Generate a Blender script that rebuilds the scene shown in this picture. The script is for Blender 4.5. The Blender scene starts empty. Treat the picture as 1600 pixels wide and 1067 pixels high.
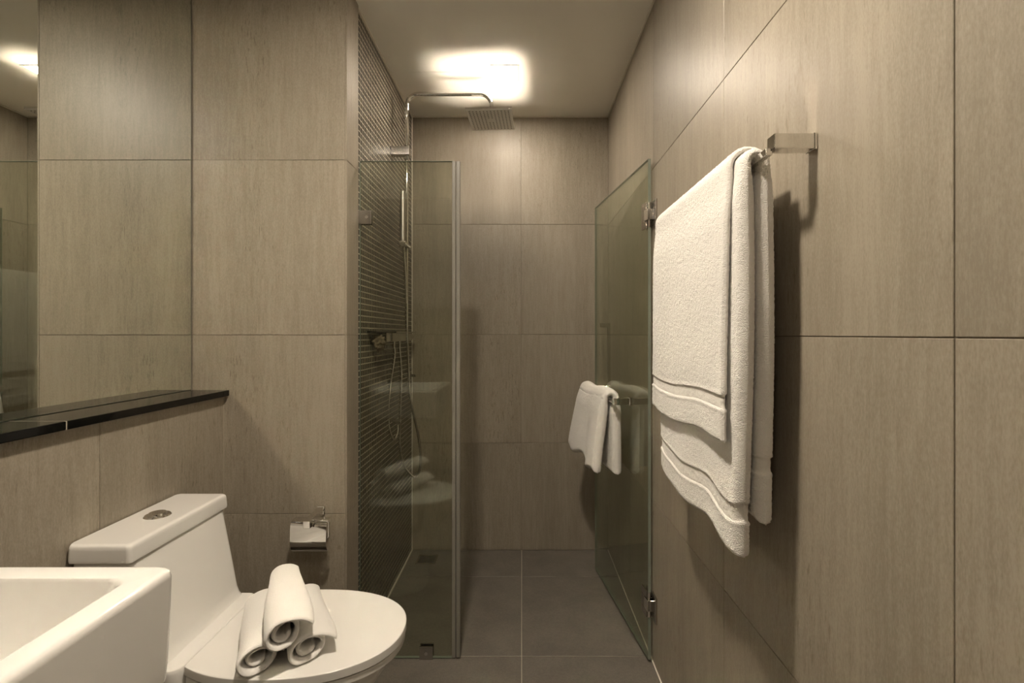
import bpy, bmesh, math, random
import numpy as np
from mathutils import Vector, Matrix, noise as mnoise

random.seed(7)
rng = np.random.default_rng(7)
scene = bpy.context.scene
C = scene.collection
PI = math.pi

# ------------------------------------------------------------------ camera
cam_d = bpy.data.cameras.new('camera')
cam_d.sensor_width = 36.0
cam_d.lens = 765 / 1600 * 36.0
cam_d.shift_x = -15 / 1600
cam_d.shift_y = -11.5 / 1600
cam_d.clip_start = 0.02
cam = bpy.data.objects.new('camera', cam_d)
cam.location = (0, 0, 1.19)
cam.rotation_euler = (PI / 2, 0, 0)
C.objects.link(cam)
scene.camera = cam

# ------------------------------------------------------------------ world, exposure, lamps
world = bpy.data.worlds.new('world')
world.use_nodes = True
world.node_tree.nodes['Background'].inputs[0].default_value = (0.010, 0.009, 0.007, 1)
scene.world = world
scene.view_settings.view_transform = 'Standard'
scene.view_settings.look = 'None'
scene.view_settings.gamma = 1.0
scene.view_settings.use_curve_mapping = False
scene.view_settings.exposure = 1.6
LAMP_COLOUR = (1.0, 0.872, 0.715)
SHOWER_LAMP = 62.0            # radiance of the square downlight over the shower
ROOM_LAMP = 230.0             # radiance of the downlight over the toilet and basin
DOOR_LAMP = 34.0              # radiance of the downlight by the door, behind the camera
scene.cycles.use_denoising = True
scene.cycles.max_bounces = 14
scene.cycles.transparent_max_bounces = 24
scene.cycles.caustics_reflective = True
scene.cycles.blur_glossy = 0.0
scene.cycles.sample_clamp_indirect = 0.0

# ------------------------------------------------------------------ room measures (metres, eye at y = 0)
CEIL = 2.39
XR = 0.478          # right wall
XM = -0.605         # mosaic wall of the shower
XS = -0.596         # end face of the partition
YB = 2.70           # back wall
YP = 1.668          # partition face
YG = 1.80           # glass line
XL = -1.015         # low wall behind the toilet
XMIR = -1.123       # mirror face
ZL = 1.0            # ledge top
YREAR = -0.75


def eye(px, py, d):
    return Vector(((px - 815) * d / 765, d, 1.19 - (py - 522) * d / 765))


# ------------------------------------------------------------------ materials
def srgb(r, g, b):
    def f(c):
        c /= 255
        return c / 12.92 if c <= 0.04045 else ((c + 0.055) / 1.055) ** 2.4
    return (f(r), f(g), f(b), 1)


def new_mat(name):
    m = bpy.data.materials.new(name)
    m.use_nodes = True
    nt = m.node_tree
    return m, nt, nt.nodes, nt.links, nt.nodes['Principled BSDF']


def plain(name, col, rough=0.5, metal=0.0, spec=0.5, coat=0.0, bump=None):
    m, nt, N, L, p = new_mat(name)
    p.inputs['Base Color'].default_value = col
    p.inputs['Roughness'].default_value = rough
    p.inputs['Metallic'].default_value = metal
    p.inputs['Specular IOR Level'].default_value = spec
    p.inputs['Coat Weight'].default_value = coat
    p.inputs['Coat Roughness'].default_value = 0.04
    if bump:
        sc, st = bump
        n = N.new('ShaderNodeTexNoise')
        n.inputs['Scale'].default_value = sc
        n.inputs['Detail'].default_value = 3
        g = N.new('ShaderNodeNewGeometry')
        L.new(g.outputs['Position'], n.inputs['Vector'])
        b = N.new('ShaderNodeBump')
        b.inputs['Strength'].default_value = st
        b.inputs['Distance'].default_value = 0.002
        L.new(n.outputs['Fac'], b.inputs['Height'])
        L.new(b.outputs['Normal'], p.inputs['Normal'])
    return m


def stone(name, c_lo, c_hi, c_fleck, stretch, rough, fleck=0.5, var=0.10):
    """Stone-look porcelain: soft streaks along one axis, fine grain and short dark flecks."""
    m, nt, N, L, p = new_mat(name)
    geo = N.new('ShaderNodeNewGeometry')
    info = N.new('ShaderNodeObjectInfo')
    off = N.new('ShaderNodeVectorMath'); off.operation = 'SCALE'
    comb = N.new('ShaderNodeCombineXYZ')
    for i in range(3):
        L.new(info.outputs['Random'], comb.inputs[i])
    L.new(comb.outputs[0], off.inputs[0]); off.inputs['Scale'].default_value = 37.0
    add = N.new('ShaderNodeVectorMath'); add.operation = 'ADD'
    L.new(geo.outputs['Position'], add.inputs[0]); L.new(off.outputs[0], add.inputs[1])

    def nz(scale, mul, detail=4, rough_=0.6):
        mp = N.new('ShaderNodeVectorMath'); mp.operation = 'MULTIPLY'
        L.new(add.outputs[0], mp.inputs[0])
        mp.inputs[1].default_value = mul
        n = N.new('ShaderNodeTexNoise')
        n.inputs['Scale'].default_value = scale
        n.inputs['Detail'].default_value = detail
        n.inputs['Roughness'].default_value = rough_
        L.new(mp.outputs[0], n.inputs['Vector'])
        return n.outputs['Fac']

    def ramp(src, a, b, ca=(0, 0, 0, 1), cb=(1, 1, 1, 1)):
        r = N.new('ShaderNodeValToRGB')
        r.color_ramp.elements[0].position = a; r.color_ramp.elements[0].color = ca
        r.color_ramp.elements[1].position = b; r.color_ramp.elements[1].color = cb
        L.new(src, r.inputs[0])
        return r.outputs[0]

    broad = nz(9, stretch, 3)
    fine = nz(110, stretch, 5, 0.7)
    grain = nz(420, (1, 1, 1) if stretch[2] == 1 else (1, 1, 0.35), 2)
    fl = nz(170, (1, 1, max(stretch[2], 0.17)), 2, 0.5)
    flm = nz(6, (1, 1, max(stretch[2], 0.25)), 2, 0.5)

    mixv = N.new('ShaderNodeMath'); mixv.operation = 'MULTIPLY_ADD'
    L.new(broad, mixv.inputs[0]); mixv.inputs[1].default_value = 0.36
    sc2 = N.new('ShaderNodeMath'); sc2.operation = 'MULTIPLY'; sc2.inputs[1].default_value = 0.38
    L.new(fine, sc2.inputs[0]); 
    sc3 = N.new('ShaderNodeMath'); sc3.operation = 'MULTIPLY_ADD'; sc3.inputs[1].default_value = 0.38
    L.new(grain, sc3.inputs[0]); L.new(sc2.outputs[0], sc3.inputs[2])
    L.new(sc3.outputs[0], mixv.inputs[2])
    base = ramp(mixv.outputs[0], 0.46, 0.66, c_lo, c_hi)
    f1 = ramp(fl, 0.60, 0.70); f2 = ramp(flm, 0.45, 0.62)
    fm = N.new('ShaderNodeMath'); fm.operation = 'MULTIPLY'
    L.new(f1, fm.inputs[0]); L.new(f2, fm.inputs[1])
    fm2 = N.new('ShaderNodeMath'); fm2.operation = 'MULTIPLY'; fm2.inputs[1].default_value = fleck
    L.new(fm.outputs[0], fm2.inputs[0])
    mx = N.new('ShaderNodeMixRGB'); L.new(fm2.outputs[0], mx.inputs[0])
    L.new(base, mx.inputs[1]); mx.inputs[2].default_value = c_fleck
    hv = N.new('ShaderNodeHueSaturation')
    vr = N.new('ShaderNodeMapRange')
    vr.inputs[3].default_value = 1 - var; vr.inputs[4].default_value = 1 + var
    L.new(info.outputs['Random'], vr.inputs[0]); L.new(vr.outputs[0], hv.inputs['Value'])
    L.new(mx.outputs[0], hv.inputs['Color'])
    L.new(hv.outputs[0], p.inputs['Base Color'])
    p.inputs['Roughness'].default_value = rough
    p.inputs['Specular IOR Level'].default_value = 0.4
    b = N.new('ShaderNodeBump'); b.inputs['Strength'].default_value = 0.12; b.inputs['Distance'].default_value = 0.001
    L.new(mixv.outputs[0], b.inputs['Height']); L.new(b.outputs[0], p.inputs['Normal'])
    return m


M = {}
M['wall_tile'] = stone('stone_wall_tile', (0.245, 0.212, 0.163, 1), (0.335, 0.294, 0.232, 1),
                       (0.115, 0.090, 0.060, 1), (1, 1, 0.09), 0.42, 0.50, 0.05)
M['floor_tile'] = stone('stone_floor_tile', (0.125, 0.112, 0.096, 1), (0.185, 0.166, 0.140, 1),
                        (0.09, 0.08, 0.065, 1), (1, 1, 1), 0.38, 0.25, 0.05)
M['grout'] = plain('dark_grout', (0.22, 0.19, 0.148, 1), 0.9)
M['grout_light'] = plain('pale_grout', (0.46, 0.42, 0.335, 1), 0.85)
M['ceiling'] = plain('ceiling_paint', (0.88, 0.85, 0.79, 1), 0.75, bump=(60, 0.05))
M['sealant'] = plain('beige_sealant', (0.36, 0.32, 0.25, 1), 0.6)
M['trim'] = plain('white_bead', (0.74, 0.70, 0.62, 1), 0.6)
M['ceramic'] = plain('white_ceramic', (0.80, 0.785, 0.75, 1), 0.10, 0, 0.5, 0.4)
M['seat_plastic'] = plain('white_seat_plastic', (0.80, 0.785, 0.745, 1), 0.18)
M['chrome'] = plain('polished_chrome', (0.78, 0.77, 0.75, 1), 0.06, 1.0)
M['steel'] = plain('satin_steel', (0.46, 0.44, 0.41, 1), 0.22, 1.0)
M['satin'] = plain('satin_light_chrome', (0.48, 0.465, 0.43, 1), 0.36, 1.0)
M['spray'] = plain('grey_spray_plate', (0.74, 0.72, 0.68, 1), 0.35)
M['black_stone'] = plain('black_granite', (0.004, 0.004, 0.0035, 1), 0.07, 0, 0.32)
M['black'] = plain('black_rubber', (0.012, 0.012, 0.011, 1), 0.5)
M['door_wood'] = plain('dark_door_wood', (0.035, 0.024, 0.016, 1), 0.4)
M['mirror'] = plain('mirror_silver', (0.83, 0.85, 0.80, 1), 0.0, 1.0)
M['mirror_edge'] = plain('mirror_edge_glass', (0.10, 0.14, 0.10, 1), 0.15)
M['seal'] = plain('translucent_seal', (0.205, 0.192, 0.165, 1), 0.3)
M['sponge'] = plain('sponge_mesh', (0.17, 0.135, 0.092, 1), 0.9, bump=(300, 0.6))
M['panel'] = plain('access_panel_paint', (0.87, 0.84, 0.78, 1), 0.7)


def glass_mat(name, tint, boost=1.0):
    m, nt, N, L, p = new_mat(name)
    N.remove(p)
    out = N['Material Output']
    tr = N.new('ShaderNodeBsdfTransparent'); tr.inputs[0].default_value = tint
    gl = N.new('ShaderNodeBsdfGlossy'); gl.inputs['Roughness'].default_value = 0.0
    gl.inputs[0].default_value = (0.95, 1.0, 0.92, 1)
    lw = N.new('ShaderNodeLayerWeight'); lw.inputs['Blend'].default_value = 0.5
    pw = N.new('ShaderNodeMath'); pw.operation = 'POWER'; pw.inputs[1].default_value = 5
    L.new(lw.outputs['Facing'], pw.inputs[0])
    ma = N.new('ShaderNodeMath'); ma.operation = 'MULTIPLY_ADD'; ma.use_clamp = True
    ma.inputs[1].default_value = 0.95; ma.inputs[2].default_value = 0.043 * boost
    L.new(pw.outputs[0], ma.inputs[0])
    mx = N.new('ShaderNodeMixShader')
    L.new(ma.outputs[0], mx.inputs[0]); L.new(tr.outputs[0], mx.inputs[1]); L.new(gl.outputs[0], mx.inputs[2])
    L.new(mx.outputs[0], out.inputs['Surface'])
    return m


M['glass'] = glass_mat('shower_glass', (0.868, 0.877, 0.830, 1))
M['glass_edge'] = plain('glass_edge', (0.21, 0.24, 0.195, 1), 0.12)


def emit(name, col, strength):
    m, nt, N, L, p = new_mat(name)
    N.remove(p)
    e = N.new('ShaderNodeEmission')
    e.inputs[0].default_value = (*col, 1); e.inputs[1].default_value = strength
    L.new(e.outputs[0], N['Material Output'].inputs['Surface'])
    return m


M['lens_shower'] = emit('downlight_lens_shower', LAMP_COLOUR, SHOWER_LAMP)
M['lens_room'] = emit('downlight_lens_room', LAMP_COLOUR, ROOM_LAMP)
M['lens_door'] = emit('downlight_lens_door', LAMP_COLOUR, DOOR_LAMP)


def mosaic_mat():
    m, nt, N, L, p = new_mat('mosaic_glass')
    g = N.new('ShaderNodeNewGeometry')
    r = N.new('ShaderNodeValToRGB')
    r.color_ramp.interpolation = 'CONSTANT'
    e = r.color_ramp.elements
    e[0].position = 0; e[0].color = (0.044, 0.042, 0.029, 1)
    e[1].position = 0.35; e[1].color = (0.078, 0.070, 0.050, 1)
    for pos, c in ((0.6, (0.026, 0.027, 0.019, 1)), (0.82, (0.105, 0.092, 0.064, 1)), (0.94, (0.056, 0.058, 0.041, 1))):
        k = e.new(pos); k.color = c
    L.new(g.outputs['Random Per Island'], r.inputs[0])
    L.new(r.outputs[0], p.inputs['Base Color'])
    p.inputs['Roughness'].default_value = 0.26
    return m


M['mosaic'] = mosaic_mat()


def terry_mat(name, col, scale=420, strength=0.9):
    m, nt, N, L, p = new_mat(name)
    g = N.new('ShaderNodeNewGeometry')
    v = N.new('ShaderNodeTexVoronoi'); v.inputs['Scale'].default_value = scale
    n = N.new('ShaderNodeTexNoise'); n.inputs['Scale'].default_value = scale * 0.35; n.inputs['Detail'].default_value = 4
    L.new(g.outputs['Position'], v.inputs['Vector']); L.new(g.outputs['Position'], n.inputs['Vector'])
    a = N.new('ShaderNodeMath'); a.operation = 'ADD'
    L.new(v.outputs['Distance'], a.inputs[0]); L.new(n.outputs['Fac'], a.inputs[1])
    b = N.new('ShaderNodeBump'); b.inputs['Strength'].default_value = strength; b.inputs['Distance'].default_value = 0.0022
    b.invert = True
    L.new(a.outputs[0], b.inputs['Height']); L.new(b.outputs[0], p.inputs['Normal'])
    p.inputs['Base Color'].default_value = col
    p.inputs['Roughness'].default_value = 0.95
    p.inputs['Specular IOR Level'].default_value = 0.15
    p.inputs['Sheen Weight'].default_value = 0.25
    p.inputs['Sheen Roughness'].default_value = 0.5
    return m


M['terry'] = terry_mat('white_terry', (0.84, 0.815, 0.77, 1), 600, 0.6)
M['terry_flat'] = terry_mat('white_woven_cotton', (0.82, 0.79, 0.735, 1), 700, 0.35)
M['waffle'] = terry_mat('white_soft_cotton', (0.85, 0.83, 0.79, 1), 620, 0.32)

# ------------------------------------------------------------------ object helpers
WORLD = {}      # object -> world origin of its local frame (nothing here is rotated or scaled)


def link(name, me, parent=None, loc=None):
    o = bpy.data.objects.new(name, me)
    C.objects.link(o)
    if parent is not None:
        o.parent = parent
    WORLD[o.name] = Vector(loc) if loc is not None else (WORLD[parent.name].copy() if parent else Vector((0, 0, 0)))
    base = WORLD[parent.name] if parent else Vector((0, 0, 0))
    o.location = WORLD[o.name] - base
    return o


def tag(o, label=None, cat=None, group=None, kind=None):
    if label: o['label'] = label
    if cat: o['category'] = cat
    if group: o['group'] = group
    if kind: o['kind'] = kind
    return o


def thing(name, label, cat, loc=(0, 0, 0), group=None):
    o = link(name, None, None, loc)
    o.empty_display_size = 0.05
    return tag(o, label, cat, group)


def obj(name, bm, mat, parent=None, smooth=False, loc=None, label=None):
    """Link a bmesh given in world coordinates as one mesh object."""
    if parent is None and loc is None:
        lo = [min(v.co[i] for v in bm.verts) for i in range(3)]
        hi = [max(v.co[i] for v in bm.verts) for i in range(3)]
        loc = ((lo[0] + hi[0]) / 2, (lo[1] + hi[1]) / 2, lo[2])
    base = Vector(loc) if loc is not None else WORLD[parent.name]
    bmesh.ops.recalc_face_normals(bm, faces=bm.faces[:])
    bmesh.ops.translate(bm, verts=bm.verts[:], vec=-base)
    if smooth:
        for f in bm.faces: f.smooth = True
        if smooth == 'auto':
            for e in bm.edges:
                if len(e.link_faces) == 2 and e.calc_face_angle(0) > math.radians(32):
                    e.smooth = False
    me = bpy.data.meshes.new(name)
    bm.to_mesh(me); bm.free()
    me.materials.append(mat)
    o = link(name, me, parent, base)
    if smooth == 'auto':
        w = o.modifiers.new('weighted_normals', 'WEIGHTED_NORMAL'); w.keep_sharp = True; w.weight = 90
    if label: o['label'] = label
    return o


def box(bm, x0, x1, y0, y1, z0, z1, bev=0.0, seg=1, mtx=None):
    t = bmesh.new()
    bmesh.ops.create_cube(t, size=1)
    bmesh.ops.scale(t, vec=(x1 - x0, y1 - y0, z1 - z0), verts=t.verts[:])
    if bev:
        bmesh.ops.bevel(t, geom=t.edges[:], offset=bev, segments=seg, profile=0.5, affect='EDGES')
    bmesh.ops.translate(t, vec=((x0 + x1) / 2, (y0 + y1) / 2, (z0 + z1) / 2), verts=t.verts[:])
    if mtx is not None:
        bmesh.ops.transform(t, matrix=mtx, verts=t.verts[:])
    me = bpy.data.meshes.new('tmp'); t.to_mesh(me); t.free()
    bm.from_mesh(me); bpy.data.meshes.remove(me)
    return bm


def bx(*a, **k):
    return box(bmesh.new(), *a, **k)


def cyl(bm, p0, p1, r0, r1=None, seg=24, bev=0.0):
    p0, p1 = Vector(p0), Vector(p1)
    r1 = r0 if r1 is None else r1
    t = bmesh.new()
    bmesh.ops.create_cone(t, cap_ends=True, segments=seg, radius1=r0, radius2=r1, depth=(p1 - p0).length)
    if bev:
        es = [e for e in t.edges if len(e.link_faces) == 2 and any(len(f.verts) > 4 for f in e.link_faces)]
        bmesh.ops.bevel(t, geom=es, offset=bev, segments=2, profile=0.5, affect='EDGES')
    q = (p1 - p0).to_track_quat('Z', 'Y').to_matrix().to_4x4()
    bmesh.ops.transform(t, matrix=Matrix.Translation((p0 + p1) / 2) @ q, verts=t.verts[:])
    me = bpy.data.meshes.new('tmp'); t.to_mesh(me); t.free()
    bm.from_mesh(me); bpy.data.meshes.remove(me)
    return bm


def tube(bm, pts, r, seg=12, ribs=0.0):
    pts = [Vector(p) for p in pts]
    rings = []
    up = None
    for i, p in enumerate(pts):
        d = (pts[min(i + 1, len(pts) - 1)] - pts[max(i - 1, 0)]).normalized()
        if up is None:
            up = d.orthogonal().normalized()
        up = (up - d * up.dot(d)).normalized()
        s = d.cross(up)
        rr = r * (1 + (ribs if i % 2 else -ribs))
        rings.append([bm.verts.new(p + (up * math.cos(a) + s * math.sin(a)) * rr)
                      for a in [2 * PI * k / seg for k in range(seg)]])
    for a, b in zip(rings, rings[1:]):
        for k in range(seg):
            bm.faces.new((a[k], a[(k + 1) % seg], b[(k + 1) % seg], b[k]))
    bm.faces.new(rings[0][::-1]); bm.faces.new(rings[-1])
    return bm


def spline(ctrl, n):
    """Catmull-Rom through the control points."""
    P = [Vector(c) for c in ctrl]
    P = [P[0] * 2 - P[1]] + P + [P[-1] * 2 - P[-2]]
    out = []
    m = len(P) - 3
    for i in range(n + 1):
        t = i / n * m
        k = min(int(t), m - 1); t -= k
        a, b, c, d = P[k:k + 4]
        out.append(0.5 * ((2 * b) + (c - a) * t + (2 * a - 5 * b + 4 * c - d) * t * t + (3 * b - a - 3 * c + d) * t ** 3))
    return out


def fillet(pts, r, n=8):
    """Round the inner corners of a polyline."""
    pts = [Vector(p) for p in pts]
    out = [pts[0]]
    for a, b, c in zip(pts, pts[1:], pts[2:]):
        u = (a - b).normalized(); w = (c - b).normalized()
        p, q = b + u * r, b + w * r
        for i in range(n + 1):
            t = i / n
            th = t * PI / 2
            out.append(b + u * r * (1 - math.sin(th)) + w * r * (1 - math.cos(th)))
    out.append(pts[-1])
    return out


def loft(bm, rings, cap=True):
    vs = [[bm.verts.new(p) for p in ring] for ring in rings]
    n = len(vs[0])
    for a, b in zip(vs, vs[1:]):
        for k in range(n):
            bm.faces.new((a[k], a[(k + 1) % n], b[(k + 1) % n], b[k]))
    if cap:
        bm.faces.new(vs[0][::-1]); bm.faces.new(vs[-1])
    return bm


def rrect(x0, x1, y0, y1, z, r, n=6):
    out = []
    for cx, cy, a0 in ((x1 - r, y1 - r, 0), (x0 + r, y1 - r, PI / 2), (x0 + r, y0 + r, PI), (x1 - r, y0 + r, 1.5 * PI)):
        for i in range(n + 1):
            a = a0 + PI / 2 * i / n
            out.append(Vector((cx + r * math.cos(a), cy + r * math.sin(a), z)))
    return out


# ------------------------------------------------------------------ the setting
def struct(name, bm, mat, label):
    o = obj(name, bm, mat, None, loc=(0, 0, 0))
    return tag(o, label, None, None, 'structure')


tile_cache = {}


def tile(parent, axis, plane, u0, u1, v0, v1, mat, g=0.0008, th=0.006, proud=0.0):
    """One tile: a chamfered slab whose face lies in the wall plane; alike tiles share their mesh."""
    du, dv = u1 - u0 - 2 * g, v1 - v0 - 2 * g
    key = (axis[1], round(du, 4), round(dv, 4), mat.name)
    dims = {'x': (th, du, dv), 'y': (du, th, dv), 'z': (du, dv, th)}[axis[1]]
    if key not in tile_cache:
        t = bx(-dims[0] / 2, dims[0] / 2, -dims[1] / 2, dims[1] / 2, -dims[2] / 2, dims[2] / 2, bev=0.0007)
        me = bpy.data.meshes.new('tile'); t.to_mesh(me); t.free(); me.materials.append(mat)
        tile_cache[key] = me
    s = 1 if axis[0] == '+' else -1
    c = plane + s * (proud - th / 2)
    u, v = (u0 + u1) / 2, (v0 + v1) / 2
    loc = {'x': (c, u, v), 'y': (u, c, v), 'z': (u, v, c)}[axis[1]]
    return link('tile', tile_cache[key], parent, loc)


def tiles(parent, axis, plane, us, vs, mat, skip=None, g=0.0008):
    for i in range(len(us) - 1):
        for j in range(len(vs) - 1):
            if skip and skip(i, j): continue
            tile(parent, axis, plane, us[i], us[i + 1], vs[j], vs[j + 1], mat, g, proud=random.uniform(0, 0.0004))


ROWS = [0.0, 0.587, 1.186, 1.792, CEIL]

floor = struct('floor', bx(-1.35, 0.66, YREAR - 0.12, YB + 0.1, -0.10, -0.0018), M['grout_light'],
               'grey-brown square tiled bathroom floor running into the shower')
tiles(floor, '+z', 0.0, [-1.015, -0.6, 0.0, XR], [YREAR, -0.58, 0.02, 0.615, 1.212], M['floor_tile'], g=0.0015)
tiles(floor, '+z', 0.0, [-1.015, -0.6, 0.0, XR], [1.212, 1.665], M['floor_tile'], g=0.0015)
tiles(floor, '+z', 0.0, [-0.6, 0.0, XR], [1.665, 1.809, 2.402, YB], M['floor_tile'], g=0.0015)

ceiling = struct('ceiling', bx(-1.35, 0.66, YREAR - 0.12, YB + 0.1, CEIL, CEIL + 0.1), M['ceiling'],
                 'plain off-white painted bathroom ceiling')

wall_back = struct('wall_back', bx(-0.75, 0.66, YB + 0.0018, YB + 0.1, 0, CEIL), M['grout'],
                   'beige stone tiled wall at the back of the shower')
tiles(wall_back, '-y', YB, [-0.605, -0.003, XR], [0.0, 0.59, 1.187, 1.795, CEIL], M['wall_tile'])

wall_right = struct('wall_right', bx(XR + 0.0018, XR + 0.15, YREAR - 0.12, YB, 0, CEIL), M['grout'],
                    'beige stone tiled wall on the right with the towel bar')
tiles(wall_right, '-x', XR, [YREAR, -0.075, 0.541, 1.157, 1.773, 2.389, YB], ROWS, M['wall_tile'])

wall_partition = struct('wall_partition', bx(-1.35, XS - 0.0018, YP + 0.0018, 1.785, 0, CEIL), M['grout'],
                        'beige stone tiled wall behind the toilet holder beside the shower')
tiles(wall_partition, '-y', YP, [-1.123, XS - 0.006], [0, 0.578, 1.187, 1.783, CEIL], M['wall_tile'])
tiles(wall_partition, '+x', XS, [YP, 1.788], [0, 0.578, 1.187, 1.783, CEIL], M['wall_tile'], g=0.0006)

wall_left = struct('wall_left', bx(-1.35, XMIR - 0.006, YREAR - 0.12, YP + 0.02, 0, CEIL), M['grout'],
                   'left wall that carries the big mirror')

wall_ledge = struct('wall_ledge', bx(-1.2, XL - 0.0018, YREAR, YP, 0, ZL - 0.021), M['grout'],
                    'low beige tiled wall under the black ledge behind the toilet')
tiles(wall_ledge, '+x', XL, [YREAR, -0.02, 0.578, 1.178, YP], [0, 0.578, ZL - 0.021], M['wall_tile'])

# rear wall with the dark door, behind the camera
wr = bmesh.new()
box(wr, -1.35, -0.42, YREAR - 0.12, YREAR, 0, CEIL)
box(wr, -0.42, XR, YREAR - 0.12, YREAR, 2.08, CEIL)
wall_rear = struct('wall_rear', wr, M['wall_tile'], 'beige wall behind the camera with the bathroom door')
dr = struct('door_1', bx(-0.42, XR - 0.004, YREAR - 0.07, YREAR - 0.03, 0.002, 2.08), M['door_wood'],
            'plain dark wooden door behind the camera')

# mosaic wall of the shower: thousands of small glass tiles, one part
wall_mosaic = struct('wall_mosaic', bx(-0.75, XM - 0.0003, 1.785, YB + 0.05, 0, CEIL), M['grout_light'],
                     'dark glass mosaic wall of the shower on the left')
pitch = 0.0229
mv, mf = [], []
y0 = 1.79
ny = int((YB - y0) / pitch) + 1; nz = int(CEIL / pitch) + 1
for i in range(ny):
    for j in range(nz):
        a, b = y0 + i * pitch + 0.0015, min(y0 + (i + 1) * pitch - 0.0015, YB - 0.001)
        c, d = j * pitch + 0.0015, min((j + 1) * pitch - 0.0015, CEIL - 0.0005)
        if b - a < 0.004 or d - c < 0.004: continue
        ch = 0.0007
        t1 = random.uniform(-0.0001, 0.0002); t2 = random.uniform(-0.00012, 0.00012); t3 = random.uniform(-0.00012, 0.00012)
        k = len(mv)
        xb, xt = XM - 0.003, XM
        for (yy, zz) in ((a, c), (b, c), (b, d), (a, d)): mv.append((xb, yy, zz))
        for n_, (yy, zz) in enumerate(((a + ch, c + ch), (b - ch, c + ch), (b - ch, d - ch), (a + ch, d - ch))):
            mv.append((xt + t1 + t2 * (1 if n_ in (1, 2) else -1) * .5 + t3 * (1 if n_ > 1 else -1) * .5, yy, zz))
        mf.append((k + 4, k + 5, k + 6, k + 7))
        for q in range(4):
            mf.append((k + q, k + (q + 1) % 4, k + 4 + (q + 1) % 4, k + 4 + q))
me = bpy.data.meshes.new('mosaic_tiles'); me.from_pydata(mv, [], mf); me.materials.append(M['mosaic'])
mo = link('mosaic_tiles', me, wall_mosaic)
mo['kind'] = 'stuff'

# thin beads where ceiling and walls meet, sealant in the corners
def trim(n, b, label, mat='trim'):
    o = obj('trim_%d' % n, b, M[mat], None, loc=(0, 0, 0)); tag(o, label, None, None, 'structure')


trim(1, bx(XM - 0.001, XR, YB - 0.006, YB, CEIL - 0.006, CEIL), 'thin pale bead along ceiling above the back wall')
trim(2, bx(XR - 0.006, XR, YREAR, YB - 0.006, CEIL - 0.006, CEIL), 'thin pale bead along ceiling above the right wall')
trim(3, bx(XM, XM + 0.006, 1.79, YB - 0.006, CEIL - 0.006, CEIL), 'thin pale bead along ceiling above the mosaic wall')
trim(4, bx(XM, XM + 0.004, YB - 0.004, YB, 0.0, CEIL - 0.006), 'thin sealant line in the corner of mosaic and back wall')
trim(5, bx(XM, XM + 0.004, 1.79, YB - 0.004, 0.0, 0.004), 'thin sealant line at the foot of the mosaic wall')
trim(6, bx(XR - 0.004, XR, YREAR, YB, 0.0, 0.003), 'thin sealant line at the foot of the right wall')
trim(7, bx(XL, XL + 0.0025, YP - 0.0025, YP, 0.0, ZL - 0.02), 'thin sealant line in corner of ledge and partition wall', 'sealant')

# black stone ledge in two slabs
ledge = thing('stone_ledge', 'polished black stone ledge below the mirror', 'ledge', (-1.06, 0.9, ZL - 0.02))
tag(ledge, kind='structure')
for a, b in ((YREAR, 1.0705), (1.0725, YP)):
    obj('slab', bx(XMIR, -0.995, a, b, ZL - 0.02, ZL, bev=0.0025, seg=2), M['black_stone'], ledge, 'auto')
obj('joint', bx(XMIR, -0.9955, 1.0705, 1.0725, ZL - 0.0195, ZL - 0.0004), M['grout_light'], ledge, label='pale joint line')

# mirror
mir = thing('wall_mirror', 'large frameless mirror on the left wall above the black ledge', 'mirror', (XMIR, 0.5, ZL))
obj('glass', bx(XMIR - 0.0055, XMIR - 0.0008, YREAR, YP - 0.003, ZL + 0.0005, CEIL - 0.001), M['mirror_edge'], mir, label='dark green glass edge')
sv = bmesh.new()
vs = [sv.verts.new(p) for p in ((XMIR, YREAR, ZL + 0.0015), (XMIR, YP - 0.0055, ZL + 0.0015), (XMIR, YP - 0.0055, CEIL - 0.002), (XMIR, YREAR, CEIL - 0.002))]
vb = [sv.verts.new(v.co + Vector((-0.0008, 0, 0))) for v in vs]
sv.faces.new(vs); sv.faces.new(vb[::-1])
for k in range(4): sv.faces.new((vs[k], vb[k], vb[(k + 1) % 4], vs[(k + 1) % 4]))
obj('silver', sv, M['mirror'], mir)

# ------------------------------------------------------------------ downlights
def downlight(x, y, lens, label):
    t = thing('downlight', label, 'ceiling light', (x, y, CEIL - 0.004), 'square ceiling downlights')
    h, w = 0.066, 0.010
    f = bmesh.new()
    z0, z1 = CEIL - 0.004, CEIL
    box(f, x - h, x + h, y - h, y - h + w, z0, z1); box(f, x - h, x + h, y + h - w, y + h, z0, z1)
    box(f, x - h, x - h + w, y - h + w, y + h - w, z0, z1); box(f, x + h - w, x + h, y - h + w, y + h - w, z0, z1)
    obj('frame', f, M['trim'], t)
    q = h - w
    obj('lens', bx(x - q, x + q, y - q, y + q, CEIL - 0.003, CEIL - 0.0005), lens, t)
    return t


downlight(-0.076, 2.245, M['lens_shower'], 'bright square downlight in the ceiling over the shower')
downlight(-0.20, 0.79, M['lens_room'], 'square downlight out of frame over the toilet and basin')
downlight(-0.22, -0.30, M['lens_door'], 'square downlight out of frame above the camera by the door')

# flush access panel in the shower ceiling
t = thing('access_panel', 'flush square access panel in the ceiling behind shower arm', 'ceiling panel', (-0.365, 2.42, CEIL - 0.002))
obj('panel', bx(-0.515, -0.215, 2.24, 2.60, CEIL - 0.0015, CEIL, bev=0.0006), M['panel'], t)
obj('frame', box(box(box(box(bmesh.new(), -0.519, -0.211, 2.236, 2.2385, CEIL - 0.0005, CEIL), -0.519, -0.211, 2.6015, 2.604, CEIL - 0.0005, CEIL),
    -0.519, -0.5165, 2.236, 2.604, CEIL - 0.0005, CEIL), -0.2135, -0.211, 2.236, 2.604, CEIL - 0.0005, CEIL), M['panel'], t)

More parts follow.
